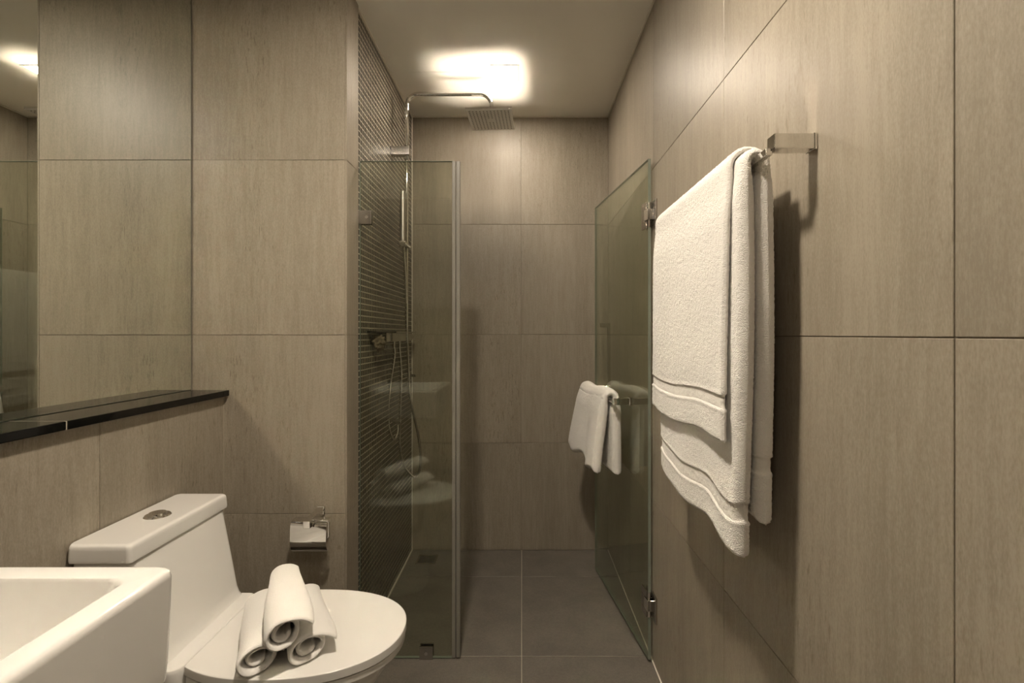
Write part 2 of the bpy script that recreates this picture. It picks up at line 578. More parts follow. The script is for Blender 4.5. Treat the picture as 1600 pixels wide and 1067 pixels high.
# ------------------------------------------------------------------ fixed glass panel
gp = thing('glass_panel', 'fixed clear glass shower panel beside the mosaic wall', 'shower screen', (-0.42, YG, 0))
GX0, GX1, GZ = XS + 0.002, -0.252, 1.825


def pane(name, parent, mtx, w, h, z0, th=0.010):
    """A pane with clear faces and a green polished rim."""
    obj(name, bx(0.0012, w - 0.0012, -th / 2, th / 2, z0 + 0.0012, h - 0.0012, mtx=mtx), M['glass'], parent)
    r = bmesh.new()
    e = 0.0012
    box(r, 0, e, -th / 2, th / 2, z0, h, mtx=mtx); box(r, w - e, w, -th / 2, th / 2, z0, h, mtx=mtx)
    box(r, e, w - e, -th / 2, th / 2, h - e, h, mtx=mtx); box(r, e, w - e, -th / 2, th / 2, z0, z0 + e, mtx=mtx)
    obj('polished_edge', r, M['glass_edge'], parent, label='green polished glass edge')


pane('pane', gp, Matrix.Translation((GX0, YG, 0)), GX1 - GX0, GZ, 0.003)
obj('seal_strip', box(box(bmesh.new(), GX1 - 0.003, GX1 + 0.010, YG - 0.007, YG + 0.007, 0.004, GZ - 0.001, bev=0.002, seg=2),
    GX1 + 0.012, GX1 + 0.027, YG - 0.009, YG + 0.004, 0.006, GZ - 0.001, bev=0.003, seg=2), M['seal'], gp, 'auto', label='pale plastic door seal')
c1 = obj('wall_clamp', box(box(bmesh.new(), XS - 0.001, XS + 0.047, YG - 0.013, YG - 0.0055, 1.592, 1.642, bev=0.002, seg=2),
    XS - 0.001, XS + 0.047, YG + 0.0055, YG + 0.013, 1.592, 1.642, bev=0.002, seg=2), M['steel'], gp, 'auto', label='square steel clamp')
c2 = obj('floor_clamp', box(box(bmesh.new(), -0.374, -0.324, YG - 0.013, YG - 0.0055, 0.0, 0.048, bev=0.002, seg=2),
    -0.374, -0.324, YG + 0.0055, YG + 0.013, 0.0, 0.048, bev=0.002, seg=2), M['steel'], gp, 'auto', label='square steel clamp')
obj('screw', cyl(bmesh.new(), (-0.349, YG - 0.0145, 0.024), (-0.349, YG - 0.012, 0.024), 0.006), M['chrome'], c2, 'auto')
obj('screw', cyl(bmesh.new(), (XS + 0.030, YG - 0.0145, 1.617), (XS + 0.030, YG - 0.012, 1.617), 0.006), M['chrome'], c1, 'auto')

# ------------------------------------------------------------------ glass door, open into the shower
H0, H1 = Vector((0.463, 1.772, 0)), Vector((0.374, 2.466, 0))
DD = (H1 - H0).normalized()                       # along the door, away from the hinges
DN = Vector((-DD.y, DD.x, 0))                     # towards the inside of the shower
DM = Matrix(((DD.x, DN.x, 0, H0.x), (DD.y, DN.y, 0, H0.y), (0, 0, 1, 0), (0, 0, 0, 1)))
DW = (H1 - H0).length
door = thing('shower_door', 'hinged glass shower door standing open along the right wall', 'shower door', H0)
pane('pane', door, DM, DW, GZ, 0.012)
for zc in (1.622, 0.212):
    hg = bmesh.new()
    # clamp plates on both faces of the glass, notched around the knuckle
    for s in (-1, 1):
        a, b = (0.0055, 0.0115) if s > 0 else (-0.0115, -0.0055)
        box(hg, 0.004, 0.050, a, b, zc + 0.022, zc + 0.048, bev=0.0012, mtx=DM)
        box(hg, 0.004, 0.050, a, b, zc - 0.048, zc - 0.022, bev=0.0012, mtx=DM)
        box(hg, 0.022, 0.050, a, b, zc - 0.022, zc + 0.022, bev=0.0012, mtx=DM)
    h = obj('hinge', hg, M['steel'], door, 'auto', label='notched steel glass hinge')
    kb = bmesh.new()
    box(kb, -0.012, 0.018, -0.012, 0.014, zc - 0.020, zc + 0.020, bev=0.002, seg=2, mtx=DM)
    cyl(kb, H0 + DN * 0.001 + Vector((0, 0, zc - 0.045)), H0 + DN * 0.001 + Vector((0, 0, zc + 0.045)), 0.0055)
    obj('knuckle', kb, M['chrome'], h, 'auto')
    obj('wall_plate', box(box(bmesh.new(), XR - 0.007, XR - 0.0002, 1.722, 1.776, zc - 0.046, zc + 0.046, bev=0.0015, seg=2),
        0.462, XR - 0.004, 1.758, 1.776, zc - 0.020, zc + 0.020, bev=0.0015), M['steel'], h, 'auto')


def dpt(t, off, z):
    """Point at distance t (m) along the door, off towards the shower (m), height z."""
    p = H0 + DD * t + DN * off
    return Vector((p.x, p.y, z))


ZB = 0.922
bar_t0, bar_t1, OFF = 0.185, 0.645, 0.070
hb = bmesh.new()
box(hb, bar_t0, bar_t1, OFF - 0.005, OFF + 0.005, ZB - 0.009, ZB + 0.009, bev=0.0012, mtx=DM)
for tt in (bar_t0, bar_t1):
    box(hb, tt - 0.009, tt + 0.009, 0.006, OFF + 0.006, ZB - 0.013, ZB + 0.013, bev=0.0015, mtx=DM)
    box(hb, tt - 0.013, tt + 0.013, 0.005, 0.013, ZB - 0.016, ZB + 0.016, bev=0.0015, mtx=DM)
obj('towel_rail', hb, M['chrome'], door, 'auto', label='square chrome rail inside the door')
pb = bmesh.new()
for zz in (1.234, ZB):
    box(pb, bar_t1 - 0.009, bar_t1 + 0.009, -0.050, -0.006, zz - 0.011, zz + 0.011, bev=0.0015, mtx=DM)
box(pb, bar_t1 - 0.008, bar_t1 + 0.008, -0.056, -0.042, ZB - 0.011, 1.245, bev=0.0015, mtx=DM)
obj('pull_handle', pb, M['chrome'], door, 'auto', label='upright chrome pull on the outer face')

# ------------------------------------------------------------------ cloth as a padded solid sheet
def sheet_mesh(Cn, th, edge=0.006, jitter=0.0, seed=0, groups=None):
    """Cn: (nu,nv,3) centre surface. Returns {group: (verts, faces)} of a closed padded sheet with rounded rims."""
    nu, nv, _ = Cn.shape
    r = np.random.default_rng(seed)
    gu = np.gradient(Cn, axis=0); gv = np.gradient(Cn, axis=1)
    nn = np.cross(gu, gv); nn /= (np.linalg.norm(nn, axis=2, keepdims=True) + 1e-12)
    lu = np.concatenate([np.zeros((1, nv)), np.cumsum(np.linalg.norm(np.diff(Cn, axis=0), axis=2), axis=0)], 0)
    lv = np.concatenate([np.zeros((nu, 1)), np.cumsum(np.linalg.norm(np.diff(Cn, axis=1), axis=2), axis=1)], 1)
    du = np.minimum(lu, lu[-1:] - lu); dv = np.minimum(lv, lv[:, -1:] - lv)
    dist = np.minimum(du, dv)
    q = np.clip(dist / edge, 0, 1)
    ef = np.sqrt(np.clip(1 - (1 - q) ** 2, 0.0, 1)) * 0.94 + 0.06
    T = (th * ef / 2)[..., None] if np.isscalar(th) else (np.asarray(th) * ef / 2)[..., None]
    A = Cn + nn * T; B = Cn - nn * T
    if jitter:
        A = A + nn * r.normal(0, jitter, (nu, nv, 1)); B = B - nn * r.normal(0, jitter, (nu, nv, 1))
    V = np.concatenate([A.reshape(-1, 3), B.reshape(-1, 3)])
    idx = np.arange(nu * nv).reshape(nu, nv); o = nu * nv
    i00, i10, i11, i01 = idx[:-1, :-1], idx[1:, :-1], idx[1:, 1:], idx[:-1, 1:]
    fa = np.stack([i00, i10, i11, i01], -1); fb = np.stack([i00, i01, i11, i10], -1) + o
    gid = np.zeros((nu - 1, nv - 1), int) if groups is None else np.broadcast_to(groups[None, :], (nu - 1, nv - 1))
    F = [(fa.reshape(-1, 4)), (fb.reshape(-1, 4))]; G = [gid.reshape(-1), gid.reshape(-1)]
    def rim(a, b, g):
        F.append(np.stack([a, b, b + o, a + o], -1)); G.append(g)
    rim(idx[0, :-1], idx[0, 1:], gid[0]); rim(idx[-1, 1:], idx[-1, :-1], gid[0][::-1])
    rim(idx[1:, 0], idx[:-1, 0], gid[:, 0]); rim(idx[:-1, -1], idx[1:, -1], gid[:, -1])
    F = np.concatenate(F); G = np.concatenate(G)
    out = {}
    for g in np.unique(G):
        f = F[G == g]
        used, inv = np.unique(f, return_inverse=True)
        out[int(g)] = (V[used], inv.reshape(-1, 4))
    return out


def mesh_from(name, V, F, mat, loc):
    me = bpy.data.meshes.new(name)
    me.vertices.add(len(V)); me.vertices.foreach_set('co', (V - np.array(loc)).astype(np.float32).ravel())
    me.loops.add(len(F) * 4); me.loops.foreach_set('vertex_index', F.astype(np.int32).ravel())
    me.polygons.add(len(F)); me.polygons.foreach_set('loop_start', np.arange(0, len(F) * 4, 4, dtype=np.int32))
    me.update(calc_edges=True); me.validate()
    me.polygons.foreach_set('use_smooth', np.ones(len(F), bool))
    me.materials.append(mat)
    return me


def smooth01(a, b, x):
    t = np.clip((x - a) / (b - a), 0, 1)
    return t * t * (3 - 2 * t)


def drape(name, label, cat, frame, bar_z, r, z_front, z_back, w0, w1, th, bulge, mat, bands, step=0.004, sag=None,
          jitter=0.0009, edge=0.012, seed=1, group=None, thickness=None):
    """Cloth hung over a bar. frame(w, off, z) -> world; off > 0 is the side facing the viewer. v runs from front hem over the bar."""
    lf = bar_z - z_front; lb = bar_z - z_back
    L = lf + PI * r + lb
    nv = int(L / step) + 1; nu = max(8, int((w1 - w0) / step) + 1)
    s = np.linspace(0, L, nv); u = np.linspace(0, 1, nu)
    U, S = np.meshgrid(u, s, indexing='ij')
    z = np.where(S < lf, z_front + S, 0); off = np.where(S < lf, r, 0.0)
    arc = (S >= lf) & (S <= lf + PI * r); a = (S - lf) / r
    z = np.where(arc, bar_z + r * np.sin(a), z); off = np.where(arc, r * np.cos(a), off)
    dn = S > lf + PI * r
    z = np.where(dn, bar_z - (S - lf - PI * r), z); off = np.where(dn, -r, off)
    W = w0 + (w1 - w0) * U
    dW, dO, dZ = bulge(U, z, off, S, L)
    for a0, a1 in bands:                                # the woven border is drawn in a little at both selvedges
        if a0 < 0: a0, a1 = L + a0, L + a1
        m_ = smooth01(a0 - 0.004, a0 + 0.004, S) * (1 - smooth01(a1 - 0.004, a1 + 0.004, S))
        W = W + m_ * 0.0035 * ((1 - U) ** 8 - U ** 8)
    P = frame(W + dW, off + dO, z + dZ)
    grp = np.zeros(nv - 1, int); thk = np.full((nu, nv), th)
    if thickness is not None: thk = thk * thickness(U, S, L)
    sm = (s[:-1] + s[1:]) / 2
    for k, (a0, a1) in enumerate(bands):
        if a0 < 0: a0, a1 = L + a0, L + a1
        grp[(sm >= a0) & (sm < a1)] = k + 1
        inside = (s >= a0) & (s <= a1)
        thk[:, inside] -= 0.0035 + 0.0006 * np.cos((s[inside] - a0) / (a1 - a0) * 2 * PI * 4)[None, :]
        for e_ in (a0 - 0.003, a1 + 0.003):
            near = np.abs(s - e_) < 0.003
            thk[:, near] += 0.0016
    parts = sheet_mesh(P, thk, edge, jitter, seed, grp)
    loc = P.reshape(-1, 3).min(0); ctr = P.reshape(-1, 3).mean(0)
    loc = (float(ctr[0]), float(ctr[1]), float(loc[2]))
    top = link(name, mesh_from(name, *parts[0], mat, loc), None, loc)
    tag(top, label, cat, group)
    for k in range(len(bands)):
        b = link('woven_band', mesh_from('woven_band', *parts[k + 1], M['terry_flat'], loc), top, loc)
        b['label'] = 'flat woven border band'
    return top


# ------------------------------------------------------------------ towel bar on the right wall with bath towel and hand towel
XB, ZBAR = 0.4025, 1.487
tb = thing('towel_bar', 'square chrome towel bar fixed to the right wall', 'towel bar', (XB, 1.07, ZBAR - 0.01))
obj('rail', bx(XB - 0.005, XB + 0.0062, 0.797, 1.402, ZBAR - 0.006, ZBAR + 0.006, bev=0.001), M['chrome'], tb, 'auto')
for y in (0.790, 1.382):
    br = obj('bracket', bx(0.4080, XR - 0.0005, y, y + 0.024, 1.490, 1.5145, bev=0.0010), M['chrome'], tb, 'auto')
    obj('wall_plate', bx(XR - 0.006, XR - 0.0003, y - 0.001, y + 0.025, 1.489, 1.5155, bev=0.001), M['chrome'], br, 'auto')


def bar_frame(W, off, z):
    return np.stack([XB - off, W, z], -1)


def waves(U, z, amp, ph):
    return amp * np.sin(U * 9.0 + ph + z * 1.3) + amp * 0.6 * np.sin(U * 17.0 + ph * 2.1 - z * 2.0)


def bath_bulge(U, z, off, S, L):
    depth = np.clip((ZBAR - z) / 0.66, 0, 1)
    front = (off > 0.015) | ((S < L * 0.5) & (off > 0))
    g = smooth01(0.02, 0.9, depth)
    f = np.where(S < L / 2, 1.0, 0.0) * smooth01(-0.01, 0.02, off)
    dO = f * (g * (0.012 + waves(U, z, 0.005, 0.6)) - 0.014 * g * smooth01(0.30, 0.0, U) - 0.010 * g * smooth01(0.5, 1.0, U))
    dO = dO - (1 - f) * g * 0.004
    dZ = f * depth * (0.006 * np.sin(U * 7 + 1) - 0.030 * np.exp(-((U - 0.05) / 0.13) ** 2)) + (1 - f) * depth * 0.006 * np.sin(U * 9)
    dW = f * depth * (0.010 * smooth01(0.3, 0.0, U)) + 0.004 * np.sin(z * 9) * smooth01(0.4, 0, U) + 0.004 * np.sin(z * 7) * smooth01(0.6, 1, U)
    dW = dW + (1 - f) * depth * 0.012 * smooth01(0.3, 0, U)
    return dW, dO, dZ


drape('bath_towel', 'large white terry bath towel hanging lowest on the right wall bar', 'towel', bar_frame, ZBAR - 0.003, 0.0165,
      0.824, 0.859, 0.832, 1.325, 0.0305, bath_bulge, M['terry'], [(0.060, 0.088), (-0.116, -0.088)], seed=3, step=0.003, jitter=0.00045,
      edge=0.015, thickness=lambda U, S, L: 0.64 + 0.36 * smooth01(0.02, 0.09, np.abs(S - (ZBAR - 0.003 - 0.824 + PI * 0.0165 / 2))))


def hand_bulge(U, z, off, S, L):
    Ub = (U * (1.338 - 0.862) + 0.862 - 0.826) / (1.325 - 0.826)
    dW, dO, dZ = bath_bulge(np.clip(Ub, 0, 1), z, np.where(S < L / 2, 0.03, -0.03) * np.minimum(1, np.abs(off) / 0.03), S, L)
    depth = np.clip((ZBAR - z) / 0.5, 0, 1)
    f = (S < L / 2) * 1.0
    dO = np.maximum(dO, -0.002) * f + f * (0.0045 * smooth01(0.05, 0.2, depth) + 0.003 * depth * (1 + np.sin(U * 6 + 2))) * smooth01(0, 0.1, depth)
    dW = 0.008 * depth * smooth01(0.4, 0, U) * -1 * f + 0.003 * np.sin(z * 12) * smooth01(.5, 0, U)
    dZ = f * depth * (0.006 * np.sin(U * 6 + 0.6))
    return dW, dO, dZ


drape('hand_towel', 'shorter white terry towel laid over the bath towel on right wall bar', 'towel', bar_frame, ZBAR - 0.003, 0.0335,
      0.996, 1.06, 0.866, 1.336, 0.0115, hand_bulge, M['terry'], [(0.060, 0.084)], seed=5, edge=0.006, step=0.003, jitter=0.00045)


# small towel on the door rail
def door_frame(W, off, z):
    o = OFF + off
    return np.stack([H0.x + DD.x * W + DN.x * o, H0.y + DD.y * W + DN.y * o, z], -1)


def door_bulge(U, z, off, S, L):
    depth = np.clip((ZB - z) / 0.32, 0, 1)
    f = (S < L / 2) * smooth01(-0.01, 0.02, off)
    g = smooth01(0.0, 1.0, depth) * 0.6 + 0.4 * np.sqrt(depth)
    fold = np.exp(-((U - 0.42) / 0.12) ** 2)
    dO = f * g * (0.030 + 0.034 * smooth01(0.45, 0.85, U) - 0.020 * fold + 0.012 * np.sin(U * 5)) - (1 - f) * g * 0.004
    dZ = f * depth * (0.030 * smooth01(0.40, 0.55, U) + 0.010 * np.sin(U * 14)) + (1 - f) * depth * 0.006
    dW = f * depth * (0.015 * smooth01(0.4, 0, U))
    crown = 0.006 * np.sin(U * 7) * (1 - depth)
    return dW, dO, dZ + crown


drape('guest_towel', 'small white towel hung over the rail of the glass shower door', 'towel', door_frame, ZB + 0.004, 0.0235,
      0.622, 0.612, 0.228, 0.618, 0.043, door_bulge, M['terry'], [], seed=9, edge=0.020, step=0.003, jitter=0.0005,
      thickness=lambda U, S, L: 0.6 + 0.4 * smooth01(0.02, 0.10, np.abs(S - (ZB + 0.004 - 0.622 + PI * 0.0235 / 2))))

# ------------------------------------------------------------------ toilet
TY = 1.268
toilet = thing('toilet', 'white ceramic one-piece toilet with closed lid beside the low wall', 'toilet', (-0.65, TY, 0))


def egg(cx, a, b, z, cut=None, n=64, pw=2.0):
    out = []
    for k in range(n):
        t = 2 * PI * k / n
        c, s = math.cos(t), math.sin(t)
        x = cx + a * math.copysign(abs(c) ** (2 / pw), c)
        y = TY - 0.013 + b * math.copysign(abs(s) ** (2 / pw), s)
        if cut is not None and x < cut: x = cut
        out.append(Vector((x, y, z)))
    return out


bw = bmesh.new()
prof = [(0.0, -0.66, 0.215, 0.125), (0.02, -0.66, 0.218, 0.128), (0.10, -0.655, 0.213, 0.118), (0.20, -0.645, 0.216, 0.122),
        (0.28, -0.625, 0.232, 0.143), (0.34, -0.600, 0.250, 0.166), (0.372, -0.588, 0.258, 0.178), (0.388, -0.584, 0.260, 0.181), (0.393, -0.584, 0.254, 0.175)]
loft(bw, [egg(cx, a, b, z, pw=2.2) for z, cx, a, b in prof])
obj('bowl', bw, M['ceramic'], toilet, 'auto')
# skirt and platform that join bowl and tank
pf = bmesh.new()
loft(pf, [rrect(-1.010, xf, TY - h, TY + h, z, 0.025) for z, xf, h in ((0.0, -0.76, 0.11), (0.22, -0.76, 0.115), (0.32, -0.76, 0.145), (0.375, -0.765, 0.168), (0.405, -0.769, 0.172), (0.424, -0.770, 0.172), (0.431, -0.773, 0.169), (0.434, -0.779, 0.163))])
obj('platform', pf, M['ceramic'], toilet, 'auto')
tk = bmesh.new()
loft(tk, [rrect(-1.010, xf, TY - h, TY + h, z, 0.022) for z, xf, h in
          ((0.425, -0.802, 0.168), (0.434, -0.812, 0.169), (0.442, -0.820, 0.170), (0.46, -0.827, 0.171), (0.55, -0.846, 0.174), (0.672, -0.873, 0.178), (0.677, -0.878, 0.174))])
obj('tank', tk, M['ceramic'], toilet, 'auto')
tl = bmesh.new()
loft(tl, [rrect(-1.011, -0.868 + e, TY - 0.183 - e, TY + 0.183 + e, z, 0.010) for z, e in
          ((0.6785, -0.004), (0.680, -0.001), (0.686, 0.0), (0.708, -0.0012), (0.7145, -0.0022), (0.7180, -0.0045), (0.7198, -0.008), (0.7205, -0.013))])
lidt = obj('tank_lid', tl, M['ceramic'], toilet, 'auto')
fb = cyl(bmesh.new(), (-0.943, TY, 0.7195), (-0.943, TY, 0.7235), 0.031, 0.028, 40)
rg = obj('flush_button', fb, M['chrome'], toilet, 'auto', label='round chrome flush button')
obj('button_half', cyl(bmesh.new(), (-0.943, TY, 0.7225), (-0.943, TY, 0.7290), 0.0215, 0.0195, 40, bev=0.001), M['chrome'], rg, 'auto')
st = bmesh.new()
loft(st, [egg(-0.575, 0.272 + e, 0.188 + e, z, -0.764 - e, 96, 2.2) for z, e in ((0.395, -0.010), (0.397, -0.003), (0.399, 0.0), (0.411, 0.0), (0.4135, -0.0015), (0.4145, -0.006))])
obj('seat', st, M['seat_plastic'], toilet, 'auto')
ld = bmesh.new()
loft(ld, [egg(-0.575, 0.275 + e, 0.190 + e, z, -0.766 - e, 96, 2.2) for z, e in
          ((0.4165, -0.006), (0.4170, -0.002), (0.4185, 0.0), (0.4350, 0.0), (0.4368, -0.0006), (0.4378, -0.002), (0.4382, -0.005), (0.4384, -0.03), (0.4385, -0.10), (0.4385, -0.17))])
obj('lid', ld, M['seat_plastic'], toilet, 'auto')

# ------------------------------------------------------------------ three rolled towels on the lid
def rolled(name, label, near, far, a, b, mat, turns=1.9, start=0.0, seed=0, flap=0.0, slant=0.02, taper=0.12, hollow=0.24, skew=0.0):
    """A hand towel rolled up loosely: a spiral of thick cloth, flattened, with a loose outer end that opens near the viewer."""
    near, far = np.array(near), np.array(far)
    ax = far - near; Ln = np.linalg.norm(ax); ax = ax / Ln
    side = np.cross(ax, np.array([0, 0, 1.0])); side /= np.linalg.norm(side)
    up = np.cross(side, ax)
    ns, nl = 200, 70
    s = np.linspace(0, 1, ns); l = np.linspace(0, 1, nl)
    th = start + (1 - s) * turns * 2 * PI
    rad = hollow + (1 - hollow) * np.clip(s * 1.05, 0, 1) ** 0.75
    S, Lg = np.meshgrid(np.arange(ns), l, indexing='ij')
    r_ = np.random.default_rng(seed)
    ph = r_.uniform(0, 6, 6)
    sS = s[S]
    wob = 1 + 0.05 * np.sin(3 * th[S] + ph[0] + 3 * Lg) * (1 - 0.5 * sS) + 0.025 * np.sin(9 * Lg + ph[1] + 2 * th[S])
    wide = 1 + 0.05 * np.sin(Lg * 4 + ph[2]) - taper * smooth01(0.45, 1.0, Lg)
    X = a * rad[S] * np.cos(th[S]) * wob * wide
    Z = b * rad[S] * np.sin(th[S]) * wob * (1 - 0.5 * taper * Lg)
    Z = np.where(Z < -b * 0.74, -b * 0.74 + (Z + b * 0.74) * 0.3, Z)
    e = smooth01(0.86, 1.0, sS) * (0.25 + 0.75 * (1 - smooth01(0.1, 0.9, Lg)))
    X = X + flap * e
    Z = Z - 0.25 * flap * e
    Z = np.maximum(Z, -b * 0.84)
    slip = slant * (sS - 0.6) * -1 + 0.008 * np.sin(th[S] * 0.9 + ph[3]) - 0.012 * smooth01(0.85, 1, sS)
    D = Lg * Ln + slip * (1 - 2 * Lg) + skew * X / a * (1 - Lg)
    P = near + D[..., None] * ax + X[..., None] * side + Z[..., None] * up
    part = sheet_mesh(P, 0.0095, 0.007, 0.00015, seed)[0]
    V = part[0]
    loc = (float(V[:, 0].mean()), float(V[:, 1].mean()), float(V[:, 2].min()))
    o = link(name, mesh_from(name, *part, mat, loc), None, loc)
    return tag(o, label, 'towel', 'rolled towels on the toilet lid')


ZT = 0.4388
rolled('rolled_towel', 'rolled white towel lying left on the toilet lid next to the tank', (-0.583, 1.085, ZT + 0.029), (-0.702, 1.325, ZT + 0.029),
       0.046, 0.030, M['waffle'], start=0.15, seed=11, flap=0.006, skew=0.020)
rolled('rolled_towel', 'rolled white towel lying right on the lid nearest the lid tip', (-0.490, 1.125, ZT + 0.029), (-0.600, 1.350, ZT + 0.029),
       0.043, 0.030, M['waffle'], start=0.35, seed=12, flap=0.018, skew=0.008)
rolled('rolled_towel', 'rolled white towel resting on top of the other two rolls', (-0.524, 1.080, ZT + 0.088), (-0.646, 1.330, ZT + 0.091),
       0.041, 0.035, M['waffle'], start=0.45, seed=13, flap=0.024, taper=0.24, skew=0.006)

# ------------------------------------------------------------------ washbasin
wb = thing('washbasin', 'white rectangular ceramic washbasin at the lower left corner', 'washbasin', (-0.76, 0.42, 0.69))
BX0, BX1, BY0, BY1, BZ = XL + 0.0005, -0.503, 0.13, 0.716, 0.85
bs = bmesh.new()
R_ = 0.018
rings = []
for z, e in ((0.690, -0.010), (0.693, -0.005), (0.72, -0.003), (0.78, -0.001), (0.838, 0.0), (0.845, -0.0015), (0.8485, -0.0045), (0.85, -0.009)):
    rings.append(rrect(BX0, BX1 + e, BY0 - e, BY1 + e, z, R_))
inr = [(0.85, 0.034), (0.8485, 0.038), (0.844, 0.041), (0.82, 0.047), (0.77, 0.062), (0.745, 0.082), (0.735, 0.12), (0.733, 0.16)]
for z, e in inr:
    rings.append(rrect(BX0 + 0.07 + (e - 0.034), BX1 - e, BY0 + e, BY1 - e, z, R_ + min(0.03, e * 0.3)))
for ring in rings:
    for p in ring: p.z += 0.003
loft(bs, rings)
obj('basin', bs, M['ceramic'], wb, 'auto')
obj('drain', cyl(bmesh.new(), (-0.745, 0.423, 0.7355), (-0.745, 0.423, 0.7395), 0.022, 0.020, 32), M['chrome'], wb, 'auto', label='round chrome drain')

# ------------------------------------------------------------------ toilet paper holder on the partition
tp = thing('toilet_paper_holder', 'chrome toilet paper holder with curved cover on the tiled wall', 'paper holder', (-0.695, YP, 0.585))
pz = 0.578
arm = bmesh.new()
box(arm, -0.693, -0.668, YP - 0.008, YP + 0.001, pz, pz + 0.028, bev=0.001)
arm_m = Matrix.Identity(4)
loft(arm, [[Vector(p) for p in ring] for ring in (
    [(-0.691, YP - 0.006, pz + 0.002), (-0.671, YP - 0.006, pz + 0.002), (-0.671, YP - 0.006, pz + 0.026), (-0.691, YP - 0.006, pz + 0.026)],
    [(-0.706, YP - 0.075, pz - 0.014), (-0.684, YP - 0.075, pz - 0.014), (-0.684, YP - 0.075, pz + 0.008), (-0.706, YP - 0.075, pz + 0.008)])])
box(arm, -0.706, -0.683, YP - 0.088, YP - 0.070, pz - 0.016, pz + 0.008, bev=0.001)
obj('bracket', arm, M['chrome'], tp, 'auto')
cv = bmesh.new()
prof = []                     # (distance from wall, z) of the cover sheet
for k in range(11):
    a = PI / 2 * k / 10
    prof.append((0.040 + 0.028 * math.sin(a), pz - 0.005 - 0.006 * (1 - math.sin(a)) + 0.0))
prof = [(0.030, pz + 0.001), (0.052, pz + 0.001), (0.064, pz - 0.003), (0.070, pz - 0.012), (0.072, pz - 0.025), (0.0745, pz - 0.062)]
for k in range(1, 13):
    a = math.radians(75) * k / 12
    prof.append((0.0745 - 0.060 * (1 - math.cos(a)), pz - 0.062 - 0.060 * math.sin(a)))
X0c, X1c = -0.755, -0.637
n = len(prof)
ringA = []
for x in (X0c, X1c):
    outer = [Vector((x, YP - d, z)) for d, z in prof]
    inner = []
    for i, (d, z) in enumerate(prof):
        a = prof[max(i - 1, 0)]; b = prof[min(i + 1, n - 1)]
        tx, tz = b[0] - a[0], b[1] - a[1]; l_ = math.hypot(tx, tz)
        inner.append(Vector((x, YP - (d + tz / l_ * 0.0018), z - tx / l_ * 0.0018)))
    ringA.append(outer + inner[::-1])
loft(cv, ringA)
obj('cover', cv, M['chrome'], tp, 'auto', label='curved mirror-polished cover')
hk = bmesh.new()
tube(hk, fillet([(-0.700, YP - 0.062, pz + 0.000), (-0.632, YP - 0.062, pz + 0.000), (-0.632, YP - 0.066, pz - 0.055), (-0.660, YP - 0.066, pz - 0.057)], 0.008), 0.0035)
obj('roll_hook', hk, M['chrome'], tp, True)

# ------------------------------------------------------------------ shower column
sh = thing('shower_column', 'chrome shower riser with overhead arm and square rain head on mosaic wall', 'shower', (-0.545, 2.28, 1.2))
RX, RY = -0.534, 2.28
obj('arm_pipe', tube(bmesh.new(), fillet([(RX, RY, 2.00), (RX, RY, 2.308), (-0.140, RY, 2.308), (-0.140, RY, 2.205)], 0.055, 12), 0.0098, 20), M['chrome'], sh, True)
obj('riser', tube(bmesh.new(), [(RX, RY, 1.195), (RX, RY, 1.5), (RX, RY, 2.03)], 0.0072, 18), M['chrome'], sh, 'auto')
obj('wall_bracket', bx(XM, RX + 0.014, RY - 0.018, RY + 0.018, 2.020, 2.060, bev=0.002, seg=2), M['steel'], sh, 'auto', label='square steel riser bracket')
RM = Matrix.Translation((-0.142, RY, 0)) @ Matrix.Rotation(math.radians(-3), 4, 'Z')
hd = obj('rain_head', bx(-0.104, 0.104, -0.110, 0.110, 2.187, 2.198, bev=0.001, seg=2, mtx=RM), M['chrome'], sh, 'auto', label='flat square rain shower head')
obj('spray_plate', bx(-0.1025, 0.1025, -0.1085, 0.1085, 2.1858, 2.1872, bev=0.0004, mtx=RM), M['spray'], hd, label='pale grey spray plate')
obj('ball_joint', cyl(bmesh.new(), (-0.140, RY, 2.196), (-0.140, RY, 2.222), 0.017, 0.0125, 24, bev=0.003), M['chrome'], sh, 'auto')
nzm = bmesh.new()
for i in range(12):
    for j in range(12):
        if 5 <= i <= 6 and 5 <= j <= 6: continue
        p = RM @ Vector((-0.088 + 0.016 * i, -0.092 + 0.0167 * j, 0))
        cyl(nzm, (p.x, p.y, 2.1845), (p.x, p.y, 2.1868), 0.0023, 0.0028, 8)
nzo = obj('nozzles', nzm, M['black'], hd, label='small dark rubber nozzles'); nzo['kind'] = 'stuff'

hs = thing('hand_shower', 'slim chrome stick hand shower hanging on the riser', 'hand shower', (-0.545, 2.235, 1.60))
HX, HY = -0.5445, 2.246
obj('handle', cyl(bmesh.new(), (HX, HY, 1.615), (HX, HY, 1.846), 0.0140, 0.0140, 24, bev=0.003), M['satin'], hs, 'auto')
obj('spray_face', bx(HX + 0.006, HX + 0.0150, HY - 0.008, HY + 0.008, 1.70, 1.84, bev=0.002), M['steel'], hs, 'auto')
hold = bmesh.new()
box(hold, HX - 0.016, HX + 0.014, HY - 0.014, RY + 0.012, 1.588, 1.616, bev=0.004, seg=2)
cyl(hold, (HX + 0.008, HY, 1.603), (HX + 0.036, HY - 0.004, 1.583), 0.009, 0.007, 16, bev=0.001)
obj('slider_holder', hold, M['chrome'], sh, 'auto')

